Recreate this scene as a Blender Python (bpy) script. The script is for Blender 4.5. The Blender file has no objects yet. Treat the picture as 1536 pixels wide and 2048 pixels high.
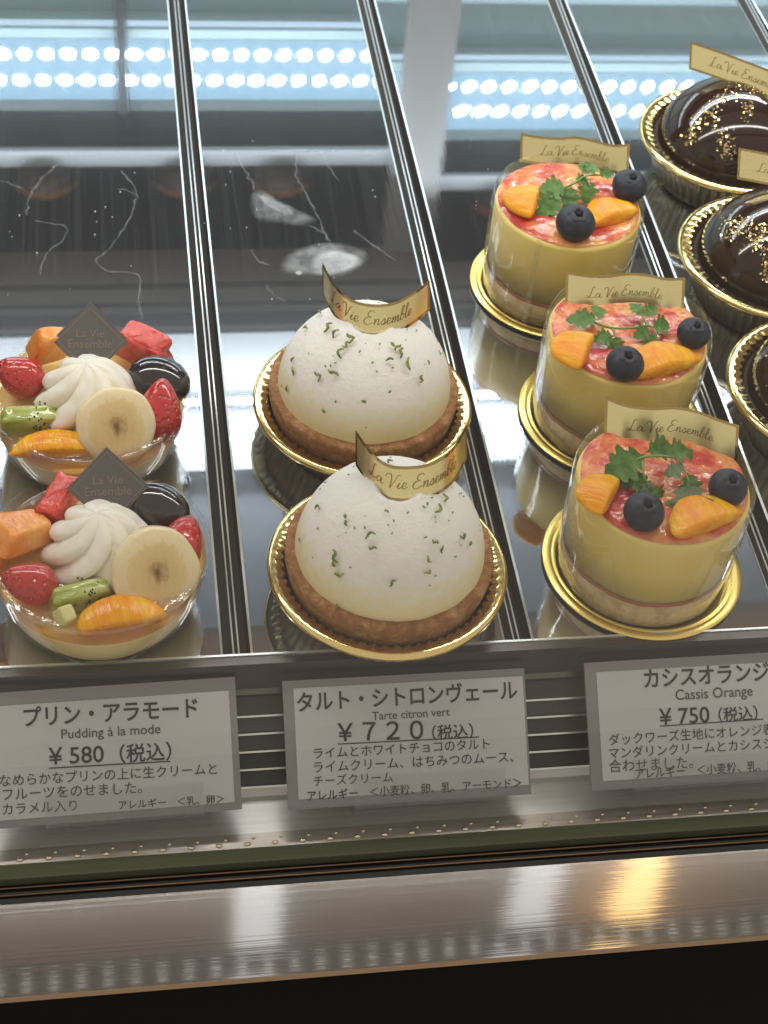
import bpy, math, random
from mathutils import Vector, Matrix, noise
S = bpy.context.scene
COL = S.collection
random.seed(7)
V = Vector
# ------------------------------------------------------------------ camera
F_PX = 3250.0                       # focal length in pixels of the 1536 x 2048 photograph
CAM = V((0, 0, .47))                # the tray floor is z = 0
RW = Matrix(((0.98734, -0.03808, 0.15401), (-0.1335, -0.72392, 0.67685), (0.08572, -0.68884, -0.71983)))
cd = bpy.data.cameras.new('camera'); co = bpy.data.objects.new('camera', cd); COL.objects.link(co)
cd.sensor_fit = 'VERTICAL'; cd.sensor_height = 24; cd.lens = 24 * F_PX / 2048
cd.clip_start = .01; cd.clip_end = 50
cx, cy, cz = RW.col[0], -RW.col[1], -RW.col[2]
co.matrix_world = Matrix(((cx[0], cy[0], cz[0], CAM[0]), (cx[1], cy[1], cz[1], CAM[1]), (cx[2], cy[2], cz[2], CAM[2]), (0, 0, 0, 1)))
cd.dof.use_dof = True; cd.dof.focus_distance = .62; cd.dof.aperture_fstop = 16
S.camera = co
def ray(u, v): return (RW @ V((u - 768, v - 1024, F_PX))).normalized()
def at(u, v, z=0.0, y=None):        # where the sight line through a photo pixel meets the level z (or the depth y)
    d = ray(u, v)
    return CAM + d * (((z - CAM.z) / d.z) if y is None else (y / d.y))
def ppm(p): return F_PX / (RW.transposed() @ (p - CAM)).z      # photo pixels per metre at a point
VIEW = -ray(768, 1024)
# ------------------------------------------------------------------ world and exposure
w = bpy.data.worlds.new('World'); S.world = w; w.use_nodes = True
w.node_tree.nodes['Background'].inputs[0].default_value = (.44, .385, .318, 1)
w.node_tree.nodes['Background'].inputs[1].default_value = .92
S.view_settings.view_transform = 'Standard'; S.view_settings.look = 'None'; S.view_settings.exposure = .50
S.cycles.use_denoising = True
S.cycles.max_bounces = 10; S.cycles.transparent_max_bounces = 32; S.cycles.glossy_bounces = 6
S.cycles.sample_clamp_indirect = 4; S.cycles.caustics_reflective = False; S.cycles.caustics_refractive = False
# ------------------------------------------------------------------ node helpers
class NT:
    def __init__(s, name):
        s.m = bpy.data.materials.new(name); s.m.use_nodes = True
        s.t = s.m.node_tree; s.t.nodes.clear()
        s.out = s.t.nodes.new('ShaderNodeOutputMaterial')
    def n(s, typ, **kw):
        nd = s.t.nodes.new('ShaderNode' + typ)
        for k, v in kw.items():
            if k.startswith('_'): setattr(nd, k[1:], v)
            else:
                key = k.replace('__', ' ')
                nd.inputs[int(key[1:]) if key[0] == 'i' and key[1:].isdigit() else key].default_value = v
        return nd
    def l(s, a, b, i=0, o=0):
        s.t.links.new(a.outputs[o], b.inputs[i]); return b
    def surf(s, sh): s.t.links.new(sh.outputs[0], s.out.inputs[0]); return s.m
    def coords(s, scale=(1, 1, 1), kind='Object'):
        tc = s.n('TexCoord'); mp = s.n('Mapping'); mp.inputs['Scale'].default_value = scale
        s.l(tc, mp, 0, kind); return mp
    def noise(s, scale, detail=4, rough=.5, stretch=(1, 1, 1)):
        nd = s.n('TexNoise', Scale=scale, Detail=detail, Roughness=rough); s.l(s.coords(stretch), nd, 0); return nd
    def ramp(s, src, stops, o=0):
        r = s.n('ValToRGB'); e = r.color_ramp.elements
        while len(e) < len(stops): e.new(.5)
        for el, (p, c) in zip(e, stops):
            el.position = p; el.color = (c, c, c, 1) if isinstance(c, (int, float)) else tuple(c) + (1,)
        s.l(src, r, 0, o); return r
    def bump(s, src, strength, dist=.001, o=0):
        b = s.n('Bump', Strength=strength, Distance=dist); s.l(src, b, 'Height', o); return b
    def pr(s, color=None, rough=.5, metal=0, sss=0, srad=(.004, .002, .001), coat=0, coatr=.03, spec=.5, ior=1.45):
        p = s.n('BsdfPrincipled')
        if color is not None: p.inputs['Base Color'].default_value = tuple(color) + (1,)
        p.inputs['Roughness'].default_value = rough; p.inputs['Metallic'].default_value = metal
        p.inputs['Subsurface Weight'].default_value = sss; p.inputs['Subsurface Radius'].default_value = srad; p.inputs['Subsurface Scale'].default_value = 1
        p.inputs['Coat Weight'].default_value = coat; p.inputs['Coat Roughness'].default_value = coatr
        p.inputs['Specular IOR Level'].default_value = spec; p.inputs['IOR'].default_value = ior
        return p
def simple(name, color, rough=.5, metal=0, **kw):
    t = NT(name); return t.surf(t.pr(color, rough, metal, **kw))
def mottled(name, stops, scale=200, rough=.5, bump=.0, bscale=None, bdist=.001, stretch=(1, 1, 1), detail=4, **kw):
    t = NT(name); nz = t.noise(scale, detail, .6, stretch); r = t.ramp(nz, stops); p = t.pr(None, rough, **kw); t.l(r, p, 'Base Color')
    if bump:
        b = t.bump(t.noise(bscale or scale, detail, .6, stretch), bump, bdist); t.l(b, p, 'Normal')
        if kw.get('coat'): t.l(b, p, 'Coat Normal')
    return t.surf(p)
def emit(name, color, strength):
    t = NT(name); e = t.n('Emission', Strength=strength); e.inputs[0].default_value = tuple(color) + (1,); return t.surf(e)
def steel(name, color, r1, r2, mix, stretch, bump, bscale=1.0, dirt=0.0):
    t = NT(name); nz = t.noise(bscale, 3, .6, stretch); b = t.bump(nz, bump, .0004)
    g1 = t.n('BsdfAnisotropic'); g2 = t.n('BsdfAnisotropic')
    for g, r in ((g1, r1), (g2, r2)):
        g.inputs['Color'].default_value = tuple(color) + (1,); g.inputs['Roughness'].default_value = r; t.l(b, g, 'Normal')
    m = t.n('MixShader'); m.inputs[0].default_value = mix; t.l(g1, m, 1); t.l(g2, m, 2)
    if dirt:
        d = t.n('BsdfDiffuse'); d.inputs[0].default_value = (.5, .52, .55, 1)
        rp = t.ramp(t.noise(bscale, 5, .75, tuple(x * .6 for x in stretch)), [(.46, dirt * .35), (.74, dirt * 1.5)])
        m2 = t.n('MixShader'); t.l(rp, m2, 0); t.l(m, m2, 1); t.l(d, m2, 2); m = m2
    return t.surf(m)
def clear(name, tint=(1, 1, 1), refl=.9, base=.03, bump=0, bscale=60, rough=.03, gloss=(1, 1, 1), stretch=(1, 1, 1), haze=0.0, hazecol=(.85, .85, .85)):
    t = NT(name); tr = t.n('BsdfTransparent'); tr.inputs[0].default_value = tuple(tint) + (1,)
    g = t.n('BsdfGlossy', Roughness=rough); g.inputs[0].default_value = tuple(gloss) + (1,)
    fr = t.n('LayerWeight', Blend=.5); pw = t.n('Math', _operation='POWER'); t.l(fr, pw, 0, 'Facing'); pw.inputs[1].default_value = 4.0
    mt = t.n('Math', _operation='MULTIPLY_ADD'); t.l(pw, mt, 0); mt.inputs[1].default_value = refl; mt.inputs[2].default_value = base
    m = t.n('MixShader'); t.l(mt, m, 0); t.l(tr, m, 1); t.l(g, m, 2)
    if bump:
        b = t.bump(t.noise(bscale, 3, .5, stretch), bump, .002); t.l(b, g, 'Normal')
    if haze:
        d = t.n('BsdfDiffuse'); d.inputs[0].default_value = tuple(hazecol) + (1,)
        m2 = t.n('MixShader'); m2.inputs[0].default_value = haze; t.l(m, m2, 1); t.l(d, m2, 2); m = m2
    return t.surf(m)
M = {}
M['tray'] = steel('brushed tray steel', (.58, .635, .70), .02, .18, .09, (900, 9, 1), .026, dirt=.035)
M['tray_side'] = steel('tray flange steel', (.42, .41, .40), .10, .25, .4, (400, 9, 1), .05)
M['channel_steel'] = mottled('dull channel steel', [(.3, (.40, .37, .34)), (.7, (.50, .47, .43))], 1, .3, .1, stretch=(15, 700, 700), metal=.4)
M['bead'] = simple('bead glints', (.95, .85, .62), .12, 1)
M['bead_line'] = simple('brown gasket line', (.22, .15, .10), .35, 1)
M['channel'] = simple('dark brown channel', (.035, .031, .029), .6, spec=.2)
M['tray_edge'] = simple('polished bend', (.86, .93, .95), .3, .75)
M['ledge'] = steel('ledge steel', (.135, .13, .122), .22, .4, .5, (9, 900, 900), .1)
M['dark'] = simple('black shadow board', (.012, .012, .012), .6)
M['slat'] = steel('vent slat steel', (.045, .05, .053), .35, .5, .5, (9, 900, 900), .1)
M['white_metal'] = simple('white lacquered lip', (.8, .8, .82), .35)
M['gutter'] = mottled('pale gutter steel', [(.3, (.60, .60, .60)), (.7, (.72, .72, .71))], 1, .3, .1, stretch=(15, 700, 700), metal=.35)
M['rail'] = steel('rail steel', (.45, .435, .42), .05, .16, .2, (3, 1000, 900), .03)
M['rail_edge'] = simple('rounded rail edge', (.36, .25, .16), .3, 1)
M['front'] = simple('dark brown case front', (.0028, .0018, .0012), .7, spec=.05)
M['rubber'] = simple('black gasket', (.008, .007, .006), .5)
M['green_glass'] = simple('green glass edge', (.115, .130, .085), .6, spec=.08)
M['glass'] = clear('clear pane', (.985, .99, .985), .9, .012, rough=.0)
M['acrylic'] = clear('clear acrylic', (.96, .97, .97), .6, .02, rough=.05, haze=.02)
M['film'] = clear('clear cake film', (.985, .98, .97), .95, .032, bump=.6, bscale=60, rough=.05, stretch=(1, 1, .35))
M['seam'] = clear('film seam', (.98, .98, .97), .9, .10, bump=.3, bscale=80, rough=.08, haze=.05)
M['bowl'] = clear('clear plastic bowl', (.985, .98, .97), .5, .014, bump=.05, bscale=60, rough=.03)
M['plate_clear'] = clear('smoky clear plastic', (.85, .84, .81), .8, .08, rough=.08, haze=.5, hazecol=(.62, .60, .57))
def gold(name, c, rough, bump=0, bs=300):
    t = NT(name); p = t.pr(c, rough, 1)
    if bump: t.l(t.bump(t.noise(bs, 2), bump, .001), p, 'Normal')
    return t.surf(p)
M['gold'] = gold('gold foil plastic', (.93, .73, .30), .14, .12, 120)
M['gold_card'] = gold('gold card board', (.93, .72, .22), .30, .1, 80)
M['gold_matte'] = gold('matte gold label', (.95, .86, .47), .27)
M['gold_rim'] = gold('shiny label border', (.52, .375, .15), .10)
M['gold_ink'] = gold('dark foil lettering', (.46, .34, .15), .2)
M['gold_leaf'] = gold('gold leaf flakes', (1.0, .76, .34), .22)
M['board_edge'] = simple('grey board underside', (.06, .06, .065), .5)
M['paper'] = mottled('printed paper', [(.3, (.56, .565, .60)), (.7, (.60, .605, .64))], 30, .6)
M['card_holder'] = simple('grey card sleeve', (.25, .25, .265), .3)
M['ink'] = simple('black print', (.02, .016, .018), .7)
M['ink_soft'] = simple('thin black print', (.05, .046, .05), .7)
# food
def dome_mat():
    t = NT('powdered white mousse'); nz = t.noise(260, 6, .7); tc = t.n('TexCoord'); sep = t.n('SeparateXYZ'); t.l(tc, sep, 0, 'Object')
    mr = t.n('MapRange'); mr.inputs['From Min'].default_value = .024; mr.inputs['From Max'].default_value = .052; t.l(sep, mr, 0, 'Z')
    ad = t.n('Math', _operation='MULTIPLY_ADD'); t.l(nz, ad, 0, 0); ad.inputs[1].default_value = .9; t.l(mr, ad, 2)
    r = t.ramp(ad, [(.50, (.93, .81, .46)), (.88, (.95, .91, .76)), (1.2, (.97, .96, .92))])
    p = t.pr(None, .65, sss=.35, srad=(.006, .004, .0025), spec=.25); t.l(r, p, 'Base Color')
    mul = t.n('Math', _operation='MULTIPLY'); t.l(t.noise(330, 6, .7), mul, 0); 
    mr2 = t.n('MapRange'); mr2.inputs['From Min'].default_value = .030; mr2.inputs['From Max'].default_value = .046; t.l(sep, mr2, 0, 'Z'); t.l(mr2, mul, 1)
    t.l(t.bump(mul, .6, .0015), p, 'Normal'); return t.surf(p)
M['dome'] = dome_mat()
M['tart'] = mottled('baked tart shell', [(.3, (.24, .095, .028)), (.5, (.38, .17, .055)), (.72, (.60, .36, .18))], 230, .55, .9, 600, .0015, detail=8)
M['zest'] = mottled('lime zest', [(.3, (.07, .13, .02)), (.5, (.20, .28, .05)), (.68, (.50, .50, .20))], 420, .5)
M['mousse'] = mottled('yellow mousse', [(.3, (.97, .75, .23)), (.7, (.97, .78, .28))], 120, .42, .08, 300, .001, sss=.3, srad=(.006, .004, .0015))
M['sponge'] = mottled('almond sponge base', [(.3, (.55, .37, .15)), (.5, (.75, .57, .29)), (.7, (.82, .68, .41))], 170, .8, .6, 400, .001, detail=6)
M['jam'] = simple('thin jam line', (.46, .17, .06), .3)
def topping_mat():
    t = NT('cassis orange glaze'); nz = t.noise(60, 4, .6)
    r = t.ramp(nz, [(.34, (.88, .46, .13)), (.45, (.80, .26, .10)), (.55, (.62, .07, .045)), (.7, (.42, .014, .022))])
    p = t.pr(None, .2, sss=.03, coat=.8, coatr=.03, spec=.3); t.l(r, p, 'Base Color')
    b = t.bump(t.noise(190, 3, .5), .32, .0025); t.l(b, p, 'Normal'); t.l(b, p, 'Coat Normal'); return t.surf(p)
M['topping'] = topping_mat()
M['orange'] = mottled('orange segment', [(.34, (.87, .29, .0)), (.52, (.93, .40, .002)), (.72, (.97, .58, .02))], 190, .14, .5, 480, .0018, stretch=(1, .22, .8), sss=.14, srad=(.005, .002, .0003), coat=.4, coatr=.02, spec=.25)
def berry_mat():
    t = NT('blueberry skin'); nz = t.noise(130, 5, .65); r = t.ramp(nz, [(.3, (.008, .010, .022)), (.55, (.020, .027, .048)), (.8, (.062, .082, .125))])
    p = t.pr(None, .42, spec=.45); t.l(r, p, 'Base Color'); t.l(t.bump(t.noise(300, 4), .15, .001), p, 'Normal'); return t.surf(p)
M['berry'] = berry_mat()
M['berry_dark'] = simple('blueberry crown hollow', (.006, .006, .012), .5)
M['leaf'] = mottled('chervil leaf', [(.3, (.05, .14, .02)), (.7, (.14, .28, .06))], 260, .45, .5, 500, .001, sss=.1)
M['leaf_pale'] = mottled('pale chervil underside', [(.3, (.13, .20, .12)), (.7, (.22, .30, .19))], 260, .6, .5, 500, .001)
M['stem'] = simple('chervil stem', (.22, .32, .10), .4)
M['choc'] = mottled('dark chocolate glaze', [(.3, (.017, .0055, .0035)), (.7, (.026, .009, .006))], 40, .1, .03, 60, .002, coat=.6, coatr=.03, spec=.3)
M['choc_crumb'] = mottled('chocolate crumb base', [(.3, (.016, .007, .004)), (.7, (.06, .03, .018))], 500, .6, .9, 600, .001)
M['custard'] = mottled('pudding custard', [(.3, (.94, .75, .33)), (.7, (.95, .79, .39))], 90, .35, .03, 200, .001, sss=.3, srad=(.006, .004, .002))
M['jelly_amber'] = clear('amber jelly', (.93, .66, .30), .6, .04, bump=.3, bscale=130, rough=.06, haze=.18, hazecol=(.80, .45, .10))
M['jelly'] = clear('clear jelly glaze', (.97, .93, .84), .9, .07, bump=.5, bscale=130, rough=.04, haze=.02)
M['cream'] = mottled('whipped cream', [(.3, (.92, .89, .79)), (.7, (.93, .91, .83))], 120, .5, .1, 300, .001, sss=.35, srad=(.005, .004, .003))
M['melon'] = mottled('cantaloupe flesh', [(.3, (.86, .24, .02)), (.5, (.92, .37, .06)), (.72, (.94, .55, .20))], 130, .22, .6, 300, .0015, stretch=(1, .3, .5), sss=.12, srad=(.006, .003, .001), coat=.6)
M['watermelon'] = mottled('watermelon flesh', [(.3, (.55, .02, .012)), (.55, (.76, .06, .035)), (.75, (.86, .25, .17))], 210, .14, .45, 330, .002, sss=.1, srad=(.006, .0015, .001), coat=.7)
def strawberry_mat():
    t = NT('strawberry skin'); vo = t.n('TexVoronoi', Scale=430.0); t.l(t.coords((1, 1, 1)), vo, 0)
    r = t.ramp(vo, [(.07, (.66, .30, .08)), (.15, (.42, .012, .014)), (.6, (.55, .02, .02))])
    p = t.pr(None, .2, sss=.15, srad=(.004, .001, .0005), coat=.9, coatr=.05); t.l(r, p, 'Base Color')
    b = t.bump(t.ramp(vo, [(.05, 0), (.4, 1)]), .5, .0012); t.l(b, p, 'Normal'); t.l(b, p, 'Coat Normal'); return t.surf(p)
M['strawberry'] = strawberry_mat()
M['grape'] = mottled('black grape skin', [(.3, (.006, .004, .007)), (.7, (.018, .009, .016))], 80, .12, .03, 100, .001, coat=1, coatr=.03)
def kiwi_mat():
    t = NT('kiwi flesh'); r = t.ramp(t.noise(1, 4, .6, (60, 420, 60)), [(.3, (.20, .28, .02)), (.5, (.38, .45, .08)), (.7, (.66, .68, .32))])
    p = t.pr(None, .18, sss=.1, srad=(.004, .004, .001), coat=.5, coatr=.05); t.l(r, p, 'Base Color'); t.l(t.bump(t.noise(1, 4, .6, (60, 420, 60)), .7, .0015), p, 'Normal'); return t.surf(p)
M['kiwi'] = kiwi_mat()
M['kiwi_seed'] = simple('kiwi seed', (.012, .010, .008), .3)
M['apple'] = simple('pale apple flesh', (.75, .72, .32), .3, sss=.3, coat=.5)
def banana_mat():
    t = NT('banana slice'); tc = t.n('TexCoord'); ln = t.n('VectorMath', _operation='LENGTH'); mp = t.n('Mapping'); mp.inputs['Scale'].default_value = (62, 62, 0)
    t.l(tc, mp, 0, 'Object'); t.l(mp, ln, 0)
    nz = t.noise(420, 6, .7, (1, .45, 1)); ad = t.n('Math', _operation='MULTIPLY_ADD'); t.l(nz, ad, 0); ad.inputs[1].default_value = .62; t.l(ln, ad, 2, 'Value')
    r = t.ramp(ad, [(.30, (.22, .11, .035)), (.42, (.48, .30, .12)), (.55, (.74, .55, .25)), (.95, (.84, .67, .34)), (1.2, (.88, .76, .50))])
    p = t.pr(None, .3, sss=.3, srad=(.005, .003, .0015), coat=.5, coatr=.08); t.l(r, p, 'Base Color'); t.l(t.bump(t.noise(300, 4), .3, .001), p, 'Normal'); return t.surf(p)
M['banana'] = banana_mat()
M['plaque'] = simple('dark grey card', (.125, .122, .117), .45)
M['plaque_ink'] = simple('rose print', (.27, .20, .165), .4)
M['plaque_edge'] = simple('white card core', (.75, .75, .74), .6)
def smear_mat(name, alpha, scale, col=(.80, .83, .86), stretch=(1, 1, 1)):
    t = NT(name); d = t.pr(col, .5); tr = t.n('BsdfTransparent'); m = t.n('MixShader')
    at_ = t.n('Attribute', _attribute_name='fade'); mu = t.n('Math', _operation='MULTIPLY'); t.l(t.ramp(t.noise(scale, 6, .7, stretch), [(.25, 0), (.75, alpha)]), mu, 0); t.l(at_, mu, 1, 'Fac'); t.l(mu, m, 0); t.l(tr, m, 1); t.l(d, m, 2); return t.surf(m)
M['smear'] = smear_mat('dried cream smear', .36, 120)
M['smear_thick'] = smear_mat('thick cream smear', .6, 30)
M['speck'] = simple('dried droplets', (.6, .62, .65), .4)
M['scuff'] = smear_mat('wiped scuff', .24, 150, stretch=(1, 1, 1))
# lamps and the case above
M['led'] = emit('led chip', (.86, .97, 1.0), 26)
M['wash'] = emit('added panel wash', (.72, .88, 1.0), .9)
M['lens'] = emit('added led bar glow', (.50, .80, 1.0), .75)
M['led_front'] = emit('small front led', (1.0, .97, .9), 1.6)
M['strip'] = emit('led diffuser', (.93, .975, 1.0), 108)
M['strip_front'] = emit('front led diffuser', (1.0, .97, .91), 22)
M['led_warm'] = emit('warm led chip', (1.0, .9, .72), 22)
M['panel'] = simple('pale blue back panel', (.50, .66, .70), .5)
M['bar_grey'] = simple('grey shelf edge', (.50, .52, .53), .5)
M['bar_brown'] = simple('brown grey shelf bar', (.34, .28, .24), .5)
M['under_dark'] = simple('dark underside', (.035, .033, .034), .5)
M['under_blue'] = simple('grey underside', (.12, .125, .135), .5)
M['post'] = simple('pale post', (.30, .285, .265), .5)
M['wall'] = mottled('warm shop wall', [(.3, (.19, .125, .095)), (.7, (.25, .17, .13))], 3, .7)
M['window'] = emit('lit white shop panel', (.95, .97, 1.0), 1.15)
M['pendant'] = emit('warm pendant bulb', (1.0, .64, .26), 3)
# ------------------------------------------------------------------ mesh helpers
def mk(name, vf, mat, parent=None, smooth=True, loc=None, rot=None, **props):
    me = bpy.data.meshes.new(name); me.from_pydata([tuple(p) for p in vf[0]], [], vf[1]); me.update()
    if smooth is True: me.polygons.foreach_set('use_smooth', [True] * len(me.polygons))
    me.materials.append(M[mat])
    o = bpy.data.objects.new(name, me); COL.objects.link(o)
    if parent: o.parent = parent
    if loc is not None: o.location = loc
    if rot is not None: o.rotation_euler = rot if not isinstance(rot, Matrix) else rot.to_euler()
    for k, v in props.items(): o[k] = v
    if smooth == 'auto':
        me.polygons.foreach_set('use_smooth', [True] * len(me.polygons)); me.set_sharp_from_angle(angle=math.radians(35))
    return o
def thing(name, label, cat, loc=(0, 0, 0), rot=None, group=None):
    o = bpy.data.objects.new(name, None); COL.objects.link(o); o.location = loc; o.empty_display_size = .01
    if rot is not None: o.rotation_euler = rot if not isinstance(rot, Matrix) else rot.to_euler()
    o['label'] = label; o['category'] = cat
    if group: o['group'] = group
    return o
def join(*vfs):
    Vs, Fs = [], []
    for v, f in vfs:
        b = len(Vs); Vs += list(v); Fs += [tuple(i + b for i in q) for q in f]
    return Vs, Fs
def xf(vf, m): return [m @ V(p) for p in vf[0]], vf[1]
def box(x0, x1, y0, y1, z0, z1):
    v = [(x, y, z) for z in (z0, z1) for y in (y0, y1) for x in (x0, x1)]
    return v, [(0, 2, 3, 1), (4, 5, 7, 6), (0, 1, 5, 4), (2, 6, 7, 3), (0, 4, 6, 2), (1, 3, 7, 5)]
def rev(prof, n=64, mod=None, closed=False):
    vs, fs = [], []
    for j, (r, z) in enumerate(prof):
        for i in range(n):
            a = 2 * math.pi * i / n
            rr, zz = (r, z) if mod is None else mod(a, r, z, j)
            vs.append((rr * math.cos(a), rr * math.sin(a), zz))
    m = len(prof)
    for j in range(m if closed else m - 1):
        k = (j + 1) % m
        for i in range(n):
            i2 = (i + 1) % n
            fs.append((j * n + i, j * n + i2, k * n + i2, k * n + i))
    if not closed:
        if prof[0][0] > 1e-6: fs.append(tuple(reversed(range(n))))
        if prof[-1][0] > 1e-6: fs.append(tuple((m - 1) * n + i for i in range(n)))
    return vs, fs
def rev_open(prof, n=64, mod=None):
    v, f = rev(prof, n, mod); return v, [q for q in f if len(q) == 4]
def crv(pts, n):                       # Catmull-Rom through points, n samples
    pts = [V(p) for p in pts]; P = [pts[0] * 2 - pts[1]] + pts + [pts[-1] * 2 - pts[-2]]
    out = []; seg = len(pts) - 1
    for k in range(n):
        t = k / (n - 1) * seg; i = min(int(t), seg - 1); t -= i
        a, b, c, d = P[i:i + 4]
        out.append(.5 * ((2 * b) + (c - a) * t + (2 * a - 5 * b + 4 * c - d) * t * t + (3 * b - a - 3 * c + d) * t ** 3))
    return out
def tube(pts, rad, n=8):
    vs, fs = [], []; pts = [V(p) for p in pts]
    for i, p in enumerate(pts):
        d = (pts[min(i + 1, len(pts) - 1)] - pts[max(i - 1, 0)]).normalized()
        a = d.cross(V((.3, .2, 1))).normalized(); b = d.cross(a); r = rad(i / (len(pts) - 1)) if callable(rad) else rad
        vs += [p + (a * math.cos(2 * math.pi * k / n) + b * math.sin(2 * math.pi * k / n)) * r for k in range(n)]
    for i in range(len(pts) - 1):
        for k in range(n): fs.append((i * n + k, i * n + (k + 1) % n, (i + 1) * n + (k + 1) % n, (i + 1) * n + k))
    fs += [tuple(reversed(range(n))), tuple((len(pts) - 1) * n + k for k in range(n))]
    return vs, fs
def blob(rx, ry, rz, nu=28, nv=18, f=None, amp=0.0, freq=100, seed=0):
    vs, fs = [], []
    for j in range(nv + 1):
        th = math.pi * j / nv
        for i in range(nu):
            ph = 2 * math.pi * i / nu
            p = V((math.sin(th) * math.cos(ph), math.sin(th) * math.sin(ph), math.cos(th)))
            if f: p = f(p)
            p = V((p.x * rx, p.y * ry, p.z * rz))
            if amp: p *= 1 + amp * noise.noise(p * freq + V((seed * 7.3, seed, 0)))
            vs.append(p)
    for j in range(nv):
        for i in range(nu): fs.append((j * nu + i, (j + 1) * nu + i, (j + 1) * nu + (i + 1) % nu, j * nu + (i + 1) % nu))
    return vs, fs
def basis(x, y, z): return Matrix((x, y, z)).transposed()
def facing(normal, upish=V((0, 0, 1))):   # rotation whose local z is the normal and local y points upish
    z = V(normal).normalized(); x = V(upish).cross(z).normalized(); return basis(x, z.cross(x), z)
# ------------------------------------------------------------------ lettering
def text2d(body, offset=0.0, spacing=1.0):   # flat triangles of a line of print, 1 unit high
    c = bpy.data.curves.new('print', 'FONT'); c.body = body; c.offset = offset; c.space_character = spacing; c.resolution_u = 4; c.fill_mode = 'FRONT' if hasattr(c, 'fill_mode') else c.fill_mode
    o = bpy.data.objects.new('print', c); COL.objects.link(o)
    me = bpy.data.meshes.new_from_object(o.evaluated_get(bpy.context.evaluated_depsgraph_get()))
    v = [tuple(p.co) for p in me.vertices]; f = [tuple(p.vertices) for p in me.polygons]
    bpy.data.objects.remove(o); bpy.data.curves.remove(c); bpy.data.meshes.remove(me); return v, f
GL = {  # cursive strokes, x advance last
    'L': ([[(.75, .95), (.62, 1.08), (.5, .9), (.42, .45), (.3, .05), (.1, -.03), (.05, .1), (.25, .12), (.5, .0), (.85, .08)]], .85),
    'a': ([[(.5, .38), (.28, .45), (.08, .22), (.14, .02), (.35, .1), (.52, .42), (.48, .1), (.6, .02), (.75, .15)]], .68),
    'V': ([[(-.15, .75), (.0, 1.0), (.25, .95), (.32, .6), (.30, .1), (.33, .0), (.5, .4), (.72, .9), (.9, 1.0)]], .72),
    'i': ([[(.05, .1), (.22, .42), (.15, .1), (.24, .0), (.4, .15)], [(.27, .6), (.29, .65)]], .36),
    'e': ([[(.02, .12), (.3, .25), (.33, .42), (.16, .42), (.08, .15), (.22, -.01), (.48, .15)]], .44),
    'E': ([[(.85, .9), (.7, 1.05), (.42, .95), (.36, .68), (.6, .56), (.3, .5), (.12, .2), (.35, -.04), (.8, .15)]], .85),
    'n': ([[(.02, .35), (.12, .42), (.08, .0), (.22, .36), (.38, .42), (.36, .06), (.44, .0), (.58, .15)]], .55),
    's': ([[(.02, .1), (.26, .45), (.34, .18), (.22, -.01), (.06, .06), (.3, .02), (.46, .15)]], .43),
    'm': ([[(.02, .35), (.12, .42), (.08, .0), (.2, .36), (.34, .42), (.30, .0), (.44, .36), (.58, .42), (.56, .06), (.64, .0), (.78, .15)]], .75),
    'b': ([[(.02, .12), (.32, .8), (.3, 1.02), (.16, .8), (.08, .1), (.24, -.01), (.36, .2), (.28, .4), (.5, .3)]], .48),
    'l': ([[(.02, .12), (.30, .8), (.27, 1.02), (.14, .8), (.1, .1), (.2, -.01), (.38, .15)]], .34), ' ': ([], .28)}
def script2d(body, wd=.036):
    out = []; x = 0
    for ch in body:
        strokes, adv = GL[ch]
        for st in strokes:
            pts = crv([(x + a + b * .18, b, 0) for a, b in st], max(4, 5 * len(st)))
            vs, fs = [], []
            for i, p in enumerate(pts):
                d = (pts[min(i + 1, len(pts) - 1)] - pts[max(i - 1, 0)]).normalized(); nrm = V((-d.y, d.x, 0)); k = wd * (.7 + .5 * max(0, -d.y))
                vs += [p + nrm * k, p - nrm * k]
            fs = [(2 * i, 2 * i + 1, 2 * i + 3, 2 * i + 2) for i in range(len(pts) - 1)]
            out.append((vs, fs))
        x += adv
    v, f = join(*out); return [(p[0] / x, p[1] / x, 0) for p in v], f     # width 1
SCRIPT = script2d('La Vie Ensemble')
PLAIN1 = text2d('La Vie'); PLAIN2 = text2d('Ensemble')
def extent(v): xs = [p[0] for p in v]; ys = [p[1] for p in v]; return min(xs), max(xs), min(ys), max(ys)
# ------------------------------------------------------------------ the display case
case = thing('display_case', 'stainless steel pastry display case with louvred vent, glass front and brushed rail', 'display case')
X0, X1 = -.35, .62
mk('shelf_ledge', join(box(X0, X1, .3672, .372, -.0135, .0012), box(X0, X1, .372, .9, -.0135, -.011)), 'ledge', case, False)
mk('ledge_lip', box(X0, X1, .3710, .3719, .0012, .0018), 'tray_edge', case, False)
# sloping vent: top (.37,-.014) to foot (.344,-.046)
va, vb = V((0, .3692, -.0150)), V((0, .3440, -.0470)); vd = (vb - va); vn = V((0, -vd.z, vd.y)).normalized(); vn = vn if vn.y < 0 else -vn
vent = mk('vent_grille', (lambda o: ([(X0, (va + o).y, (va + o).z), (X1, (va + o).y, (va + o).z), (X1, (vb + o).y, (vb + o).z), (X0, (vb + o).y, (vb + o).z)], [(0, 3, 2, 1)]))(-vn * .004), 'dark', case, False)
def slab(p, q, th, x0=X0, x1=X1):   # a board spanning p-q in the yz plane, th thick towards the front
    p, q = V(p), V(q); d = (q - p).normalized(); n = V((0, -d.z, d.y)); n = n if n.y < 0 else -n; n = n * th
    vs = [(x, a.y, a.z) for x in (x0, x1) for a in (p, q, q + n, p + n)]
    return vs, [(0, 1, 2, 3), (7, 6, 5, 4), (0, 4, 5, 1), (1, 5, 6, 2), (2, 6, 7, 3), (3, 7, 4, 0)]
mk('frame_strip', slab(va + V((0, .0005, .0015)), va.lerp(vb, .06), .0012), 'ledge', vent, False)
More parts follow.
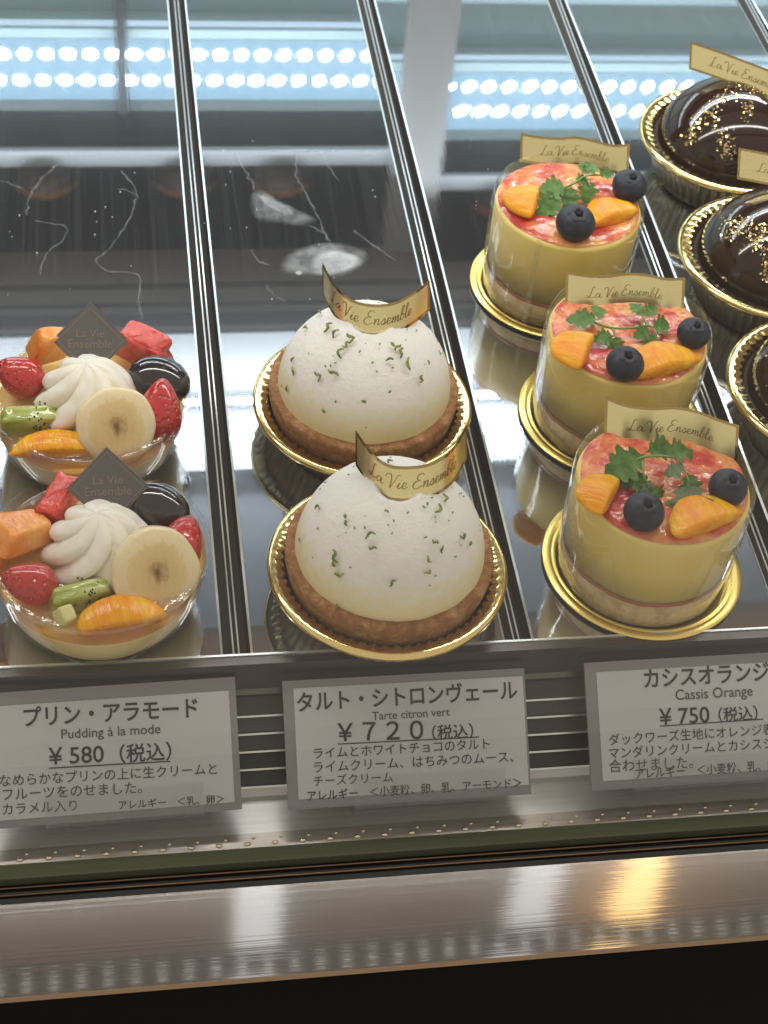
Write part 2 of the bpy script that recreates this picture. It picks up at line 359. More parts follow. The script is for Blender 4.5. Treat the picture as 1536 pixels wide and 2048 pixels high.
for k in range(5):
    a, b = va.lerp(vb, .10 + k * .168), va.lerp(vb, .10 + (k + 1) * .168 - .012)
    s = mk('vent_slat', slab(a - vn * .002, b + vn * .0005, .0006), 'slat', vent, False)
    mk('slat_edge', slab(b + vn * .0004, b + vd * .018 + vn * .0004, .0014), 'tray_edge', vent, False)
mk('foot_strip', slab(va.lerp(vb, .945), va.lerp(vb, 1.035), .0015), 'white_metal', vent, False)
mk('shadow_gap', slab(va.lerp(vb, 1.035), va.lerp(vb, 1.055), .0006), 'dark', vent, False)
mk('gutter_floor', box(X0, X1, .3262, .3460, -.052, -.0470), 'gutter', case, False)
mk('glass_channel', box(X0, X1, .3199, .3260, -.052, -.0466), 'channel_steel', case, False)
bead = []
for i in range(int((X1 - X0) / .0102)):
    x = X0 + i * .0102
    for yy, r in ((.3214, 1.0), (.3236, .6)):
        bead.append(xf(blob(.0014 * r, .0008 * r, .0007 * r, 8, 5), Matrix.Translation((x + (1 - r) * .006, yy, -.0464))))
mk('led_glint_beads', join(*bead), 'bead', case, True, kind='stuff')  # pale gold beads stand in for leds mirrored in the steel
pb = box(X0, X1, .3145, .3195, -.0464, .36); pane = mk('front_glass', (pb[0], pb[1][1:]), 'glass', case, False)   # its foot is bedded in the channel
mk('glass_bottom_edge', box(X0, X1, .3140, .3198, -.0520, -.0467), 'green_glass', pane, False)
mk('gasket', box(X0, X1, .3036, .3139, -.0560, -.0510), 'rubber', case, False)
for gy, gz in ((.3122, -.0500), (.3095, -.0504)):
    mk('gasket_bead', xf(tube([(X0, 0, 0), (X1, 0, 0)], .00045, 8), Matrix.Translation((0, gy, gz))), 'bead_line', case)
rp = [(.3035, -.0462), (.2682, -.0462)] + [(.2682 - .0011 * math.sin(math.pi * k / 16), -.0462 - .0011 * (1 - math.cos(math.pi * k / 16))) for k in range(1, 17)]
def extrude_x(pts, x0=X0, x1=X1):
    n = len(pts); return [(x, y, z) for x in (x0, x1) for y, z in pts], [(i, i + 1, n + i + 1, n + i) for i in range(n - 1)]
mk('steel_rail', extrude_x(rp[:2]), 'rail', case, False)
mk('rail_back', extrude_x([(.3035, -.0560), (.3035, -.0462)]), 'ledge', case, False)
mk('rail_nose', extrude_x(rp[1:]), 'rail_edge', case, True)
mk('front_panel', box(X0, X1, .2690, .30, -.60, -.0500), 'front', case, False)
# underside of the deck above and the lit back of the case (seen mirrored in the trays)
YB = 1.10
back = mk('back_panel', box(X0, X1, YB, YB + .01, -.012, .233), 'panel', case, False)
mk('back_panel_upper', box(X0, X1, YB + .045, YB + .055, .233, .62), 'under_dark', case, False)
mk('shelf_board', join(box(X0, X1, YB - .05, YB + .045, .244, .250)), 'glass', case, False)
mk('shelf_edge', box(X0, X1, YB - .055, YB - .0501, .236, .250), 'bar_grey', case, False)
def led_row(y, z, nrm, n0, pitch, r, mat, name='led_chip'):
    R = facing(nrm, V((0, .3, 1))).to_4x4(); out = []
    x = n0
    disc = ([(0, 0, 0)] + [(r * math.cos(a * math.pi / 5), r * math.sin(a * math.pi / 5), 0) for a in range(10)], [(0, 1 + i, 1 + (i + 1) % 10) for i in range(10)])
    while x < X1: out.append(xf(disc, Matrix.Translation((x, y, z)) @ R)); x += pitch
    return join(*out)
bar1 = mk('led_bar', join(box(X0, X1, YB - .026, YB - .0001, .152, .220)), 'panel', case, False)
mk('added_glow_face', join(box(X0, X1, YB - .0265, YB - .0262, .160, .210)), 'lens', bar1, False)  # added glowing face, imitates the bloom between the led rows
mk('led_row', led_row(YB - .0300, .1700, (0, -1, -.5), X0 + .004, .0157, .0039, 'led'), 'led', bar1, False, kind='stuff')
mk('led_row', led_row(YB - .0300, .1915, (0, -1, -.2), X0 + .000, .0157, .0039, 'led'), 'led', bar1, False, kind='stuff')
mk('added_wash_strip', ([(X0, YB - .022, .1517), (X1, YB - .022, .1517), (X1, YB - .014, .1517), (X0, YB - .014, .1517)], [(0, 1, 2, 3)]), 'wash', bar1, False)  # added glowing strips, brighten the panel below and above the bar
mk('added_wash_strip', ([(X0, YB - .022, .2203), (X1, YB - .022, .2203), (X1, YB - .014, .2203), (X0, YB - .014, .2203)], [(3, 2, 1, 0)]), 'wash', bar1, False)
mk('shelf_post', box(.002, .0105, YB - .036, YB - .0285, -.01, .235), 'dark', case, False)
mk('shelf_post', box(.208, .246, YB - .06, YB - .0561, -.01, .33), 'post', case, False)
ZC = .40
mk('deck_underside', join(box(X0, X1, .88, YB + .045, ZC + .03, ZC + .04)), 'under_dark', case, False)
mk('deck_front', box(X0, X1, .725, .88, ZC + .012, ZC + .02), 'under_blue', case, False)
for y0, y1 in ((1.175, 1.235), (1.106, 1.15), (1.080, 1.098), (1.066, 1.074), (.985, 1.05)):
    mk('deck_bar', box(X0, X1, y0 - .02, y1 - .02, ZC - .006, ZC + .006), 'bar_brown', case, False)
mk('added_light_block', box(X0, X1, .953, .957, .338, ZC + .02), 'dark', case, False)  # added plate, keeps the strips below from lighting the back shelf
bar2 = mk('led_bar', slab((0, .948, ZC + .010), (0, .872, ZC + .004), .006), 'dark', case, False)
for a, b in ((.944, .935), (.902, .893)):
    mk('led_row', ([(X0, a, ZC - .001), (X1, a, ZC - .001), (X1, b, ZC - .007), (X0, b, ZC - .007)], [(0, 1, 2, 3)]), 'strip', bar2, False)
bar3 = mk('led_bar', box(X0, X1, .560, .592, .366, .378), 'bar_grey', case, False)
mk('led_row', ([(X0, .583, .3655), (X1, .583, .3655), (X1, .569, .3655), (X0, .569, .3655)], [(0, 1, 2, 3)]), 'strip_front', bar3, False)
val = mk('front_valance', box(X0, X1, .4885, .4915, .345, .378), 'under_dark', case, False)
mk('led_row', led_row(.4881, .360, (0, -1, -.6), X0, .0163, .0030, 'led'), 'led_front', val, False, kind='stuff')
# ------------------------------------------------------------------ the shop beyond, mirrored in the rail
mk('shop_wall', box(-3, 4, 1.96, 2.06, -1, 3.9), 'wall', None, False, kind='structure', label='warm brown shop wall behind the case')
# ------------------------------------------------------------------ trays
def tray(xl0, xr0, xl1, xr1, label, sag=0.0):
    # xl0/xr0: left/right floor edges at the front, xl1/xr1 at the back
    t = thing('steel_tray', label, 'tray', group='brushed steel trays side by side')
    y0, y1 = .3722, .93; n = 24; fl = 'tray'
    def zz(y): return -sag * max(0, y - .58) ** 2 / max(.08, y - .58 + .08)
    vs, fs = [], []; e1 = []; e2 = []; s1 = []; s2 = []
    for i in range(n + 1):
        y = y0 + (y1 - y0) * i / n; k = i / n; a = xl0 + (xl1 - xl0) * k; b = xr0 + (xr1 - xr0) * k; z = zz(y)
        vs += [(a, y, z), (b, y, z)]
        e1 += [(a - .0009, y, z - .0002), (a, y, z + .0003)]; e2 += [(b, y, z + .0003), (b + .0009, y, z - .0002)]
        s1 += [(a - .0016, y, z - .0098), (a - .0009, y, z - .0002)]; s2 += [(b + .0009, y, z - .0002), (b + .0016, y, z - .0098)]
    q = [(2 * i, 2 * i + 1, 2 * i + 3, 2 * i + 2) for i in range(n)]
    mk('tray_floor', (vs, q), 'tray', t, True)
    for e in (e1, e2): mk('bent_edge', (e, q), 'tray_edge', t, True)
    for s in (s1, s2): mk('side_flange', (s, q), 'tray_side', t, True)
    return t
T1 = tray(-.074, .0306, -.076, .0312, 'leftmost brushed steel tray, under the two fruit puddings')
T2 = tray(.0425, .1366, .0418, .1395, 'brushed steel tray under the two white dome tarts, smeared with cream behind them')
T3 = tray(.1485, .2465, .1524, .2560, 'brushed steel tray under the three yellow orange cakes', .026)
T4 = tray(.2585, .3655, .2680, .3745, 'brushed steel tray under the gold flecked chocolate domes', .026)
T5 = tray(.3780, .48, .3850, .49, 'rightmost brushed steel tray, only its edge showing in the top right corner', .026)
for xa, xb in ((.0366, .0366), (.1427, .1460), (.2525, .2620), (.3718, .3797)):
    mk('divider_channel', ([(xa - .005, .3722, -.0088), (xa + .005, .3722, -.0088), (xb + .005, .93, -.0105), (xb - .005, .93, -.0105)], [(0, 1, 2, 3)]), 'channel', case, False)
    for s in (-.0010, .0010):
        mk('divider_rod', tube([(xa + s, .3722, -.0030), (xb + s, .93, -.0038)], .0004, 8), 'tray_edge', case)
# stains
def fade(vals, name, vf, mat, parent):
    o = mk(name, vf, mat, parent); a = o.data.attributes.new('fade', 'FLOAT', 'POINT'); a.data.foreach_set('value', vals); return o
def patch(name, pts, parent, mat, z=.0004):
    c = [at(u, v, z) for u, v in pts]; c = crv(c + [c[0]], 6 * len(c))[:-1]; m = sum(c, V((0, 0, 0))) / len(c)
    inner = [m.lerp(p, .72) + V((0, 0, .0003)) for p in c]; n = len(c)
    return fade([1.0] * (n + 1) + [0.0] * n, name, ([m + V((0, 0, .0004))] + inner + c, [(0, 1 + i, 1 + (i + 1) % n) for i in range(n)] + [(1 + i, 1 + n + i, 1 + n + (i + 1) % n, 1 + (i + 1) % n) for i in range(n)]), mat, parent)
def streak(pts, parent, mat, w=.0007, n=60):
    c = crv([at(u, v, .0004) for u, v in pts], n); vs = []
    for i, p in enumerate(c):
        d = (c[min(i + 1, n - 1)] - c[max(i - 1, 0)]).normalized(); nn = V((-d.y, d.x, 0)) * w * (.5 + 1.1 * abs(noise.noise(p * 160)))
        j = V((noise.noise(p * 300), noise.noise(p * 300 + V((9, 9, 9))), 0)) * .0012
        vs += [p + nn * 1.5 + j, p + j, p - nn * 1.5 + j]
    return fade([0.0, 1.0, 0.0] * n, 'scuff_streak', (vs, [(3 * i + k, 3 * i + k + 1, 3 * i + k + 4, 3 * i + k + 3) for i in range(n - 1) for k in (0, 1)]), mat, parent)
patch('cream_smear', [(556, 530), (575, 508), (620, 488), (680, 484), (735, 503), (730, 530), (690, 552), (640, 553), (600, 550), (568, 545)], T2, 'smear')
patch('cream_smear', [(620, 520), (640, 503), (680, 500), (722, 515), (724, 530), (690, 545), (650, 552), (622, 545)], T2, 'smear_thick', .0009)
patch('cream_smear', [(588, 546), (597, 541), (606, 546), (598, 552)], T2, 'smear_thick', .0009)
patch('cream_smear', [(500, 385), (520, 378), (560, 400), (600, 420), (635, 440), (610, 452), (560, 448), (515, 440), (498, 415)], T2, 'scuff')
patch('cream_smear', [(512, 388), (540, 395), (590, 425), (570, 430), (530, 410)], T2, 'smear', .0008)
for p in ([(555, 292), (600, 300), (635, 300), (660, 335), (675, 360)], [(470, 305), (490, 340), (510, 380)], [(595, 300), (592, 345), (600, 365), (630, 420), (655, 480)], [(620, 450), (650, 470), (670, 500)], [(505, 500), (515, 520), (540, 530)], [(705, 460), (740, 485), (790, 520)], [(530, 570), (550, 590), (568, 605)]):
    streak(p, T2, 'scuff', .0006)
for p in ([(242, 340), (268, 372), (272, 400), (255, 445), (220, 495), (193, 520), (215, 542), (265, 545), (280, 560), (277, 600), (285, 640)], [(120, 325), (90, 350), (60, 390), (53, 430)], [(68, 440), (100, 447), (130, 452), (125, 480), (90, 510), (80, 550)], [(0, 362), (45, 376)], [(235, 378), (255, 380), (272, 390)]):
    streak(p, T1, 'scuff', .0005)
for T, us in ((T1, (0, 330)), (T2, (400, 800)), (T3, (930, 1150))):
    dots = []
    for k in range(18):
        u, v = random.uniform(*us), random.uniform(280, 640); r = random.uniform(.0002, .00042)
        dots.append(xf(blob(r, r * 1.4, .0003, 6, 4), Matrix.Translation(at(u, v, .0002))))
    mk('speckle', join(*dots), 'speck', T, True, kind='stuff')
# ------------------------------------------------------------------ gold fluted plates
def fluted_plate(loc, label, R=.0454, h=.016, nf=60, group='gold fluted plastic plates'):
    t = thing('gold_plate', label, 'plate', loc, None, group); n = nf * 8; k = R / .0454
    def mod(a, r, z, j): return (r * (1 + (.016 if j < 3 else .010 if j == 3 else 0) * math.cos(nf * a)), z)
    mk('well', rev_open([(.030 * k, .0016), (.033 * k, .0018), (.0375 * k, h * .6), (0.0398 * k, h)], n, lambda a, r, z, j: (r * (1 + (0, .006, .018, .011)[j] * math.cos(nf * a)), z)), 'gold', t, True)
    mk('well_floor', rev([(.0001, .0016), (.0301 * k, .0016)], 64), 'gold', t, True)
    prof = [(.0396 * k, h + .0002)] + [(.0432 * k - .0023 * k * math.cos(q), h + .0011 * math.sin(q)) for q in (.6, 1.2, 1.9, 2.5)] + [(R, h - .0004), (R - .0001, h - .0014), (R - .0010, h - .0012)]
    mk('rim', rev_open(prof, n, lambda a, r, z, j: (r * (1 + (.016 * math.cos(nf * a) if j == 0 else .009 * math.cos(nf * a) if j == 1 else 0)), z)), 'gold', t, True)
    mk('underside', rev_open([(.0320 * k, .0002), (.0342 * k, .0004), (.0388 * k, h * .6), (.0424 * k, h - .0006), (.0448 * k, h - .0017)], n, lambda a, r, z, j: (r * (1 + (0, .006, .016, .008, 0)[j] * math.cos(nf * a)), z)), 'plate_clear', t, True)
    return t
# ------------------------------------------------------------------ name strips of gold foil
def foil(parent, bottom, up, label, n=40, letters=True, inv=None):
    # bottom: control points (world) of the lower edge; up: height vector; ruled strip with border and script
    o0 = parent.location; B = crv([p - o0 for p in bottom], n); up = V(up)
    L = [0.0]
    for i in range(1, n): L.append(L[-1] + (B[i] - B[i - 1]).length)
    W = L[-1]; H = up.length
    def P(s, t, off=0.0):
        x = max(0, min(1, s)) * W; i = 0
        while i < n - 2 and L[i + 1] < x: i += 1
        k = (x - L[i]) / max(1e-9, L[i + 1] - L[i]); b = B[i].lerp(B[i + 1], k); d = (B[min(i + 2, n - 1)] - B[max(i - 1, 0)]).normalized()
        nn = d.cross(up).normalized(); return b + up * t + nn * off
    bs, bt = .0011 / W, .0011 / H
    def grid(s0, s1, t0, t1, off, ns=36, nt=2):
        vs = [P(s0 + (s1 - s0) * i / ns, t0 + (t1 - t0) * j / nt, off) for j in range(nt + 1) for i in range(ns + 1)]
        return vs, [(j * (ns + 1) + i, j * (ns + 1) + i + 1, (j + 1) * (ns + 1) + i + 1, (j + 1) * (ns + 1) + i) for j in range(nt) for i in range(ns)]
    back = grid(0, 1, 0, 1, -.00012); frontg = grid(0, 1, 0, 1, .00012)
    c = mk('name_strip', join(back, frontg), 'gold_matte', parent, True)
    mk('foil_border', join(grid(0, 1, 0, bt, .00022, 36, 1), grid(0, 1, 1 - bt, 1, .00022, 36, 1), grid(0, bs, bt, 1 - bt, .00022, 2, 2), grid(1 - bs, 1, bt, 1 - bt, .00022, 2, 2)), 'gold_rim', c, True)
    tw = .64; v, f = SCRIPT
    mk('foil_lettering', ([P(.17 + p[0] * tw, .36 + p[1] * tw * W / H, .0003) for p in v], f), 'gold_ink', c, False)
    return c
# ------------------------------------------------------------------ white dome tarts
def ray_sphere(u, v, c, r):
    d = ray(u, v); oc = CAM - c; b = oc.dot(d); q = b * b - oc.dot(oc) + r * r
    return None if q < 0 else CAM + d * (-b - math.sqrt(q))
def dome_tart(c, label, strip_px, up, zests, seed):
    t = thing('dome_tart', label, 'tart', (c[0], c[1], .0018), None, 'white dome tarts on gold plates')
    o = t.location
    def m1(a, r, z, j): k = 1 + .008 * noise.noise(V((math.cos(a) * 3, math.sin(a) * 3, z * 120 + seed))); return r * k, z + .0005 * noise.noise(V((a * 5, z * 300, seed)))
    mk('tart_shell', rev([(.0315, 0), (.0325, .0006), (.0376, .012), (.0390, .0205), (.0391, .0226), (.0385, .0236), (.0372, .0239), (.0330, .0238)], 96, m1), 'tart', t)
    prof = []; R = .0354; zc = .0232
    for k in range(33):
        a = math.pi / 2 * (1 - k / 32) if False else math.pi / 2 * k / 32
        r = R * math.cos(a); z = zc + .0345 * math.sin(a) ** 1.02
        if k > 26: break
        prof.append((r, z))
    zr = prof[-1][1]; prof += [(.0090, zr + .0007), (.0080, zr + .0008), (.0070, zr + .0001), (.0064, zr - .0017)]
    def m2(a, r, z, j):
        p = V((r * math.cos(a), r * math.sin(a), z)); f = max(0, min(1, (z - .030) / .012))
        return r * (1 + .006 * f * noise.noise(p * 420 + V((seed, 0, 0))) + .004 * noise.noise(p * 60)), z + .0003 * f * noise.noise(p * 600)
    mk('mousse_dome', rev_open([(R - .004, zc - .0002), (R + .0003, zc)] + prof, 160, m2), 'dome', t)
    mk('filling_well', rev([(.0001, zr - .0014), (.0068, zr - .0014)], 32), 'tart', t)
    cen = o + V((0, 0, zc))
    zi = bpy.data.meshes
    for i, (u, v, s) in enumerate(zests):
        p = ray_sphere(u, v, cen, .0357)
        if p is None or p.z < o.z + .0230: p = at(u, v, o.z + .0245)
        n = (p - cen).normalized(); rnd = random.Random(seed * 100 + i); L = .0011 * s
        base = facing(n, V((rnd.uniform(-1, 1), rnd.uniform(-1, 1), rnd.uniform(-.3, 1)))).to_4x4()
        pts = [(rnd.uniform(-.4, .4) * L, -L, 0), (rnd.uniform(-.8, .8) * L, -.3 * L, .35 * L), (rnd.uniform(-.8, .8) * L, .4 * L, .45 * L), (rnd.uniform(-.6, .6) * L, L, .1 * L)]
        if rnd.random() < .3:
            k_ = L * .78; z_ = ([(rnd.uniform(-.35, -.1) * k_, -.8 * k_, .1 * k_), (rnd.uniform(.1, .5) * k_, -.6 * k_, .25 * k_), (rnd.uniform(.3, .7) * k_, .1 * k_, .5 * k_), (rnd.uniform(0, .5) * k_, .9 * k_, .15 * k_), (rnd.uniform(-.6, -.2) * k_, .4 * k_, .35 * k_), (-.5 * k_, -.2 * k_, .3 * k_)], [(0, 1, 2), (0, 2, 4), (2, 3, 4), (0, 4, 5)])
        else: z_ = tube(crv(pts, 7), lambda q: .00042 * s ** .5 * (1.15 - abs(q - .5) * 1.2), 5)
        mk('lime_zest', xf(z_, Matrix.Translation(p - o + n * .0001) @ base), 'zest', t)
    rnd = random.Random(seed); bits = []
    for i in range(46):
        a, e = rnd.uniform(0, 6.28), min(1.2, abs(rnd.gauss(.85, .3))); p = V((math.cos(a) * math.cos(e), math.sin(a) * math.cos(e), math.sin(e))); s = rnd.uniform(.0002, .00042)
        bits.append(xf(blob(s, s * 1.8, s * .7, 6, 4), Matrix.Translation(V((0, 0, zc)) + p * .0356) @ facing(p, V((rnd.uniform(-1, 1), rnd.uniform(-1, 1), .3))).to_4x4()))
    mk('zest_crumbs', join(*bits), 'zest', t, True, kind='stuff')
    foil(t, [at(u, v, o.z + .0545) for u, v in strip_px], up, None)
    return t
fluted_plate((.0948, .3993, .0004), 'gold fluted plate under the nearer white dome tart')
fluted_plate((.0967, .4903, .0004), 'gold fluted plate under the farther white dome tart')
dome_tart((.0948, .3993), 'white powdered dome tart nearest the front, its gold strip curling over the top', [(712, 930), (738, 968), (772, 997), (815, 1003), (862, 995), (905, 966), (932, 918)], (0, .0068, .0109),
          [(691, 1033, 1.6), (693, 1046, 1), (742, 1074, 1.8), (745, 1097, 1.2), (673, 1112, 2.2), (668, 1128, 1.8), (679, 1148, 1.6), (786, 1167, 1.4), (857, 1119, 1.2), (855, 1144, 1.2), (884, 1099, 1.2), (870, 1083, 1.1), (925, 1072, 1.3), (939, 1087, 1.6), (874, 1017, 2.0), (886, 996, 1.6), (636, 1017, 1.3), (677, 1212, 1.8), (690, 1222, 1.6), (626, 1115, .7), (601, 1080, .7), (783, 925, 1.3), (720, 1266, 1.5)], 3)
dome_tart((.0967, .4903), 'white powdered dome tart farther back, flecked with more lime zest', [(646, 588), (668, 630), (702, 661), (745, 672), (790, 667), (830, 645), (858, 622)], (0, .0066, .0106),
          [(656, 656, 2.2), (671, 668, 1.8), (701, 676, 2.2), (693, 690, 1.4), (683, 707, 1.9), (784, 690, 1.8), (779, 721, 1.4), (816, 728, 2.2), (804, 707, 2.0), (796, 696, 1.6), (841, 758, 1.4), (779, 783, 1.2), (728, 803, 1.5), (648, 822, 1.5), (667, 746, 2.2), (636, 752, 1.9), (587, 742, 1.5), (576, 777, 1.2), (586, 719, 1), (613, 654, 1.1), (638, 627, 1.6), (855, 726, .8)], 5)
# ------------------------------------------------------------------ yellow orange cakes
def leaf(p, d, nrm, L, mat, parent, wd=1.0):
    half = [(0, .012), (.10, .03), (.16, .20), (.24, .30), (.30, .20), (.36, .26), (.44, .44), (.52, .40), (.56, .26), (.64, .36), (.72, .32), (.76, .18), (.86, .20), (1.0, .0)]
    vs, fs = [], []; cu = random.uniform(.15, .5); fo = random.uniform(.2, .6)
    for t_, w_ in half:
        droop = -cu * t_ * t_; lift = w_ * fo + .03 * math.sin(t_ * 19)
        vs += [(-w_ * wd * L, t_ * L, (droop + lift) * L), (0, t_ * L, droop * L), (w_ * wd * L, t_ * L, (droop + lift * .7) * L)]
    for i in range(len(half) - 1):
        a = 3 * i; fs += [(a, a + 1, a + 4, a + 3), (a + 1, a + 2, a + 5, a + 4)]
    z = V(nrm).normalized(); y = (V(d) - z * V(d).dot(z)).normalized()
    return mk('sprig_leaf', xf((vs, fs), Matrix.Translation(p) @ basis(y.cross(z), y, z).to_4x4()), mat, parent)
def blueberry(parent, p, r, crown, seed):
    R = facing(crown, V((0, 1, .2)))
    b = mk('blueberry', blob(r, r, r * .84, 28, 20, lambda q: q * (1 - .12 * max(0, q.z - .80) * 5), .02, 90, seed), 'berry', parent, True, p, R)
    mk('crown_hollow', rev([(.0001, r * .745), (r * .34, r * .755)], 20), 'berry_dark', b)
    def cm(a, rr, z, j): k = abs(math.cos(2.5 * a + seed)) ** .7; return rr * (1 + (.34 * k if j < 2 else .30 * k)), z + (r * .05 * k if j == 1 else 0)
    mk('crown', rev_open([(r * .17, r * .752), (r * .25, r * .80), (r * .42, r * .72)], 30, cm), 'berry', b)
    return b
def segment(parent, p, L, W, H, ang, seed, mat='orange', tilt=0):
    def f(q):   # plump half moon: straight inner edge, bowed back
        q = q.copy(); q.y += .30 * (1 - q.x * q.x) - .12; q.z *= 1 - .25 * abs(q.x); 
        if q.y < -.25: q.y = -.25 + (q.y + .25) * .3
        return q
    return mk('orange_segment' if mat == 'orange' else 'fruit_piece', blob(L / 2, W / 2, H / 2, 48, 26, f, .07, 190, seed), mat, parent, True, p, (tilt, 0, ang))
def cheesecake(c, label, fruit, sprig, strip_px, up, seed):
    bd = thing('gold_board', fruit['board'], 'cake board', (c[0], c[1], .0003), None, 'round gold cake boards')
    R = .0399
    mk('board_disc', rev([(.0001, .0014), (.0345, .0014), (.0352, .0019), (.0358, .0014), (.0366, .0014), (.0373, .0020), (.0382, .0014), (R - .0003, .0016), (R, .0011)], 128), 'gold_card', bd)
    mk('board_edge', rev([(R, .0012), (R - .0003, .0002), (.03, 0), (.0001, 0)], 96), 'board_edge', bd)
    t = thing('orange_cake', label, 'cake', (c[0] - .0012, c[1] - .0008, .0018), None, 'yellow orange cakes in clear film'); o = t.location
    rb = .0322
    def m1(a, r, z, j): return r * (1 + .006 * noise.noise(V((math.cos(a) * 8, math.sin(a) * 8, z * 300 + seed)))), z + (.0009 * noise.noise(V((math.cos(a) * 2.2, math.sin(a) * 2.2, seed))) if j > 2 else 0)
    mk('sponge_base', rev([(.030, 0), (rb + .0006, .0003), (rb + .0004, .006), (rb + .0002, .0118)], 96, m1), 'sponge', t)
    mk('jam_line', rev_open([(rb + .0003, .0112), (rb + .0005, .0122), (rb + .0003, .0132)], 96, lambda a, r, z, j: (r, z + .0009 * noise.noise(V((math.cos(a) * 2.2, math.sin(a) * 2.2, seed))) + .0005 * noise.noise(V((a * 6, 0, seed))))), 'jam', t)
    mk('mousse', rev([(rb, .0126), (rb + .0006, .03), (rb + .0009, .0440), (rb + .0005, .0452), (rb - .0005, .0460), (rb - .003, .0462)], 96), 'mousse', t)
    def m3(a, r, z, j):
        p = V((r * math.cos(a), r * math.sin(a), 0)); return (r * (1 + (.03 * noise.noise(V((math.cos(a) * 2, math.sin(a) * 2, seed))) if j > 8 else 0)), z + (.0006 * noise.noise(p * 170 + V((seed, 0, 0))) + .0004 * noise.noise(p * 420) if j < 10 else 0))
    mk('fruit_glaze', rev_open([(.0001 + .0032 * k, .0474) for k in range(10)] + [(.0312, .0468), (.0320, .0462)], 72, m3), 'topping', t)
    def mf(a, r, z, j):
        f = z / .05
        return r + .00030 * noise.noise(V((math.cos(a) * 6, math.sin(a) * 6, z * 30 + seed))) - (.0004 if j == 0 else 0), z + .0007 * f * noise.noise(V((math.cos(a) * 2.4, math.sin(a) * 2.4, seed + 4)))
    mk('clear_film', rev_open([(.0331, .0003), (.0337, .010), (.0342, .022), (.0345, .034), (.0346, .042), (.0344, .0480), (.0337, .0502)], 96, mf), 'film', t)
    sa = (-1.15, -2.2, -.75)[seed % 3]; q = [(.0351 * math.cos(sa + d_), .0351 * math.sin(sa + d_), z_) for z_ in (.001, .012, .024, .036, .048) for d_ in (0, .035, .07)]
    mk('film_seam', (q, [(3 * j + k, 3 * j + k + 1, 3 * j + k + 4, 3 * j + k + 3) for j in range(4) for k in (0, 1)]), 'seam', t)
    zt = o.z + .0474
    for i, (u, v, L, W, H, ang) in enumerate(fruit['orange']):
        segment(t, at(u, v, zt + H * .3) - o, L, W, H, ang, seed + i * 3)
    for i, (u, v, r) in enumerate(fruit['berry']):
        blueberry(t, at(u, v, zt + r * .62) - o, r, V((.02 + .02 * i, -.28, 1)), seed + i)
    sp = None
    for i, pts in enumerate(sprig['stems']):
        q = tube(crv([at(u, v, zt + h) - o for u, v, h in pts], 24), lambda k: .00055 * (1.15 - .5 * k), 6)
        if sp is None: sp = mk('herb_sprig', q, 'stem', t)
        else: mk('sprig_stem', q, 'stem', sp)
    for u, v, h, du, dv, Lp, mt, wd in sprig['leaves']:
        p = at(u, v, zt + h) - o; q = at(u + du, v + dv, zt + h - .001) - o; L = Lp / ppm(p + o) * 1.25
        leaf(p, q - p, V((random.uniform(-.35, .35), -.55, 1)), L, mt, sp, wd)
    foil(t, [at(u, v, o.z + .0455) for u, v in strip_px], up, None)
    return t
G, PL = 'leaf', 'leaf_pale'
cheesecake((.1992, .4078), 'nearest yellow orange cake, a large arched herb sprig over its glaze',
    dict(board='round gold board under the nearest yellow orange cake',
         orange=[(1208, 990, .022, .018, .0085, 1.0), (1410, 1040, .030, .021, .0085, .35)], berry=[(1288, 1024, .0076), (1456, 975, .0074)]),
    dict(stems=[[(1252, 938, .004), (1272, 920, .009), (1305, 912, .012), (1345, 915, .011), (1365, 930, .009), (1378, 965, .007)], [(1362, 928, .009), (1372, 905, .010)], [(1285, 916, .010), (1288, 950, .008), (1296, 975, .004)]],
         leaves=[(1290, 908, .011, -60, 26, 72, G, 1.1), (1290, 905, .011, 50, -14, 62, G, .9), (1330, 905, .012, 42, -4, 40, G, 1.2), (1368, 905, .010, 22, 6, 24, G, 1.4), (1366, 932, .009, -28, 14, 32, PL, 1.2), (1374, 945, .008, 22, 44, 46, G, 1.1), (1376, 962, .007, 6, 74, 78, PL, 1.15), (1256, 936, .005, -12, 44, 48, PL, 1.0), (1286, 945, .006, -14, 20, 30, G, 1.1), (1290, 960, .005, 10, 26, 34, PL, .9), (1262, 962, .004, 30, 16, 40, G, 1.1), (1300, 975, .004, 26, 14, 36, G, 1.1)]),
    [(1208, 870), (1250, 886), (1300, 892), (1345, 890), (1390, 898), (1432, 914), (1474, 928)], (0, .0080, .0127), 11)
cheesecake((.2064, .4936), 'yellow orange cake in the middle, a flat herb sprig between its oranges',
    dict(board='round gold board under the middle yellow orange cake',
         orange=[(1158, 700, .024, .021, .009, 1.1), (1330, 728, .031, .022, .0085, .3)], berry=[(1250, 728, .0077), (1387, 666, .0069)]),
    dict(stems=[[(1180, 640, .003), (1220, 655, .004), (1262, 656, .004), (1300, 652, .004), (1314, 672, .003)], [(1225, 654, .004), (1232, 676, .003)], [(1296, 652, .004), (1285, 632, .004)]],
         leaves=[(1196, 640, .004, -46, -2, 48, G, .9), (1196, 640, .004, -8, -28, 32, G, 1.2), (1214, 672, .004, 10, 12, 24, G, 1.2), (1226, 672, .003, -34, 8, 34, G, 1.1), (1232, 672, .003, 14, 22, 26, G, 1.1), (1285, 634, .004, -18, -10, 30, G, 1.3), (1285, 632, .004, 26, -10, 30, G, 1.1), (1302, 656, .004, 44, -10, 40, G, 1.1), (1300, 658, .004, -24, 12, 30, G, 1.2), (1310, 668, .003, -10, 30, 34, G, 1.1), (1316, 676, .003, 2, 54, 56, G, 1.1)]),
    [(1130, 612), (1172, 619), (1212, 620), (1250, 615), (1290, 617), (1330, 625), (1367, 624)], (0, .00765, .01225), 23)
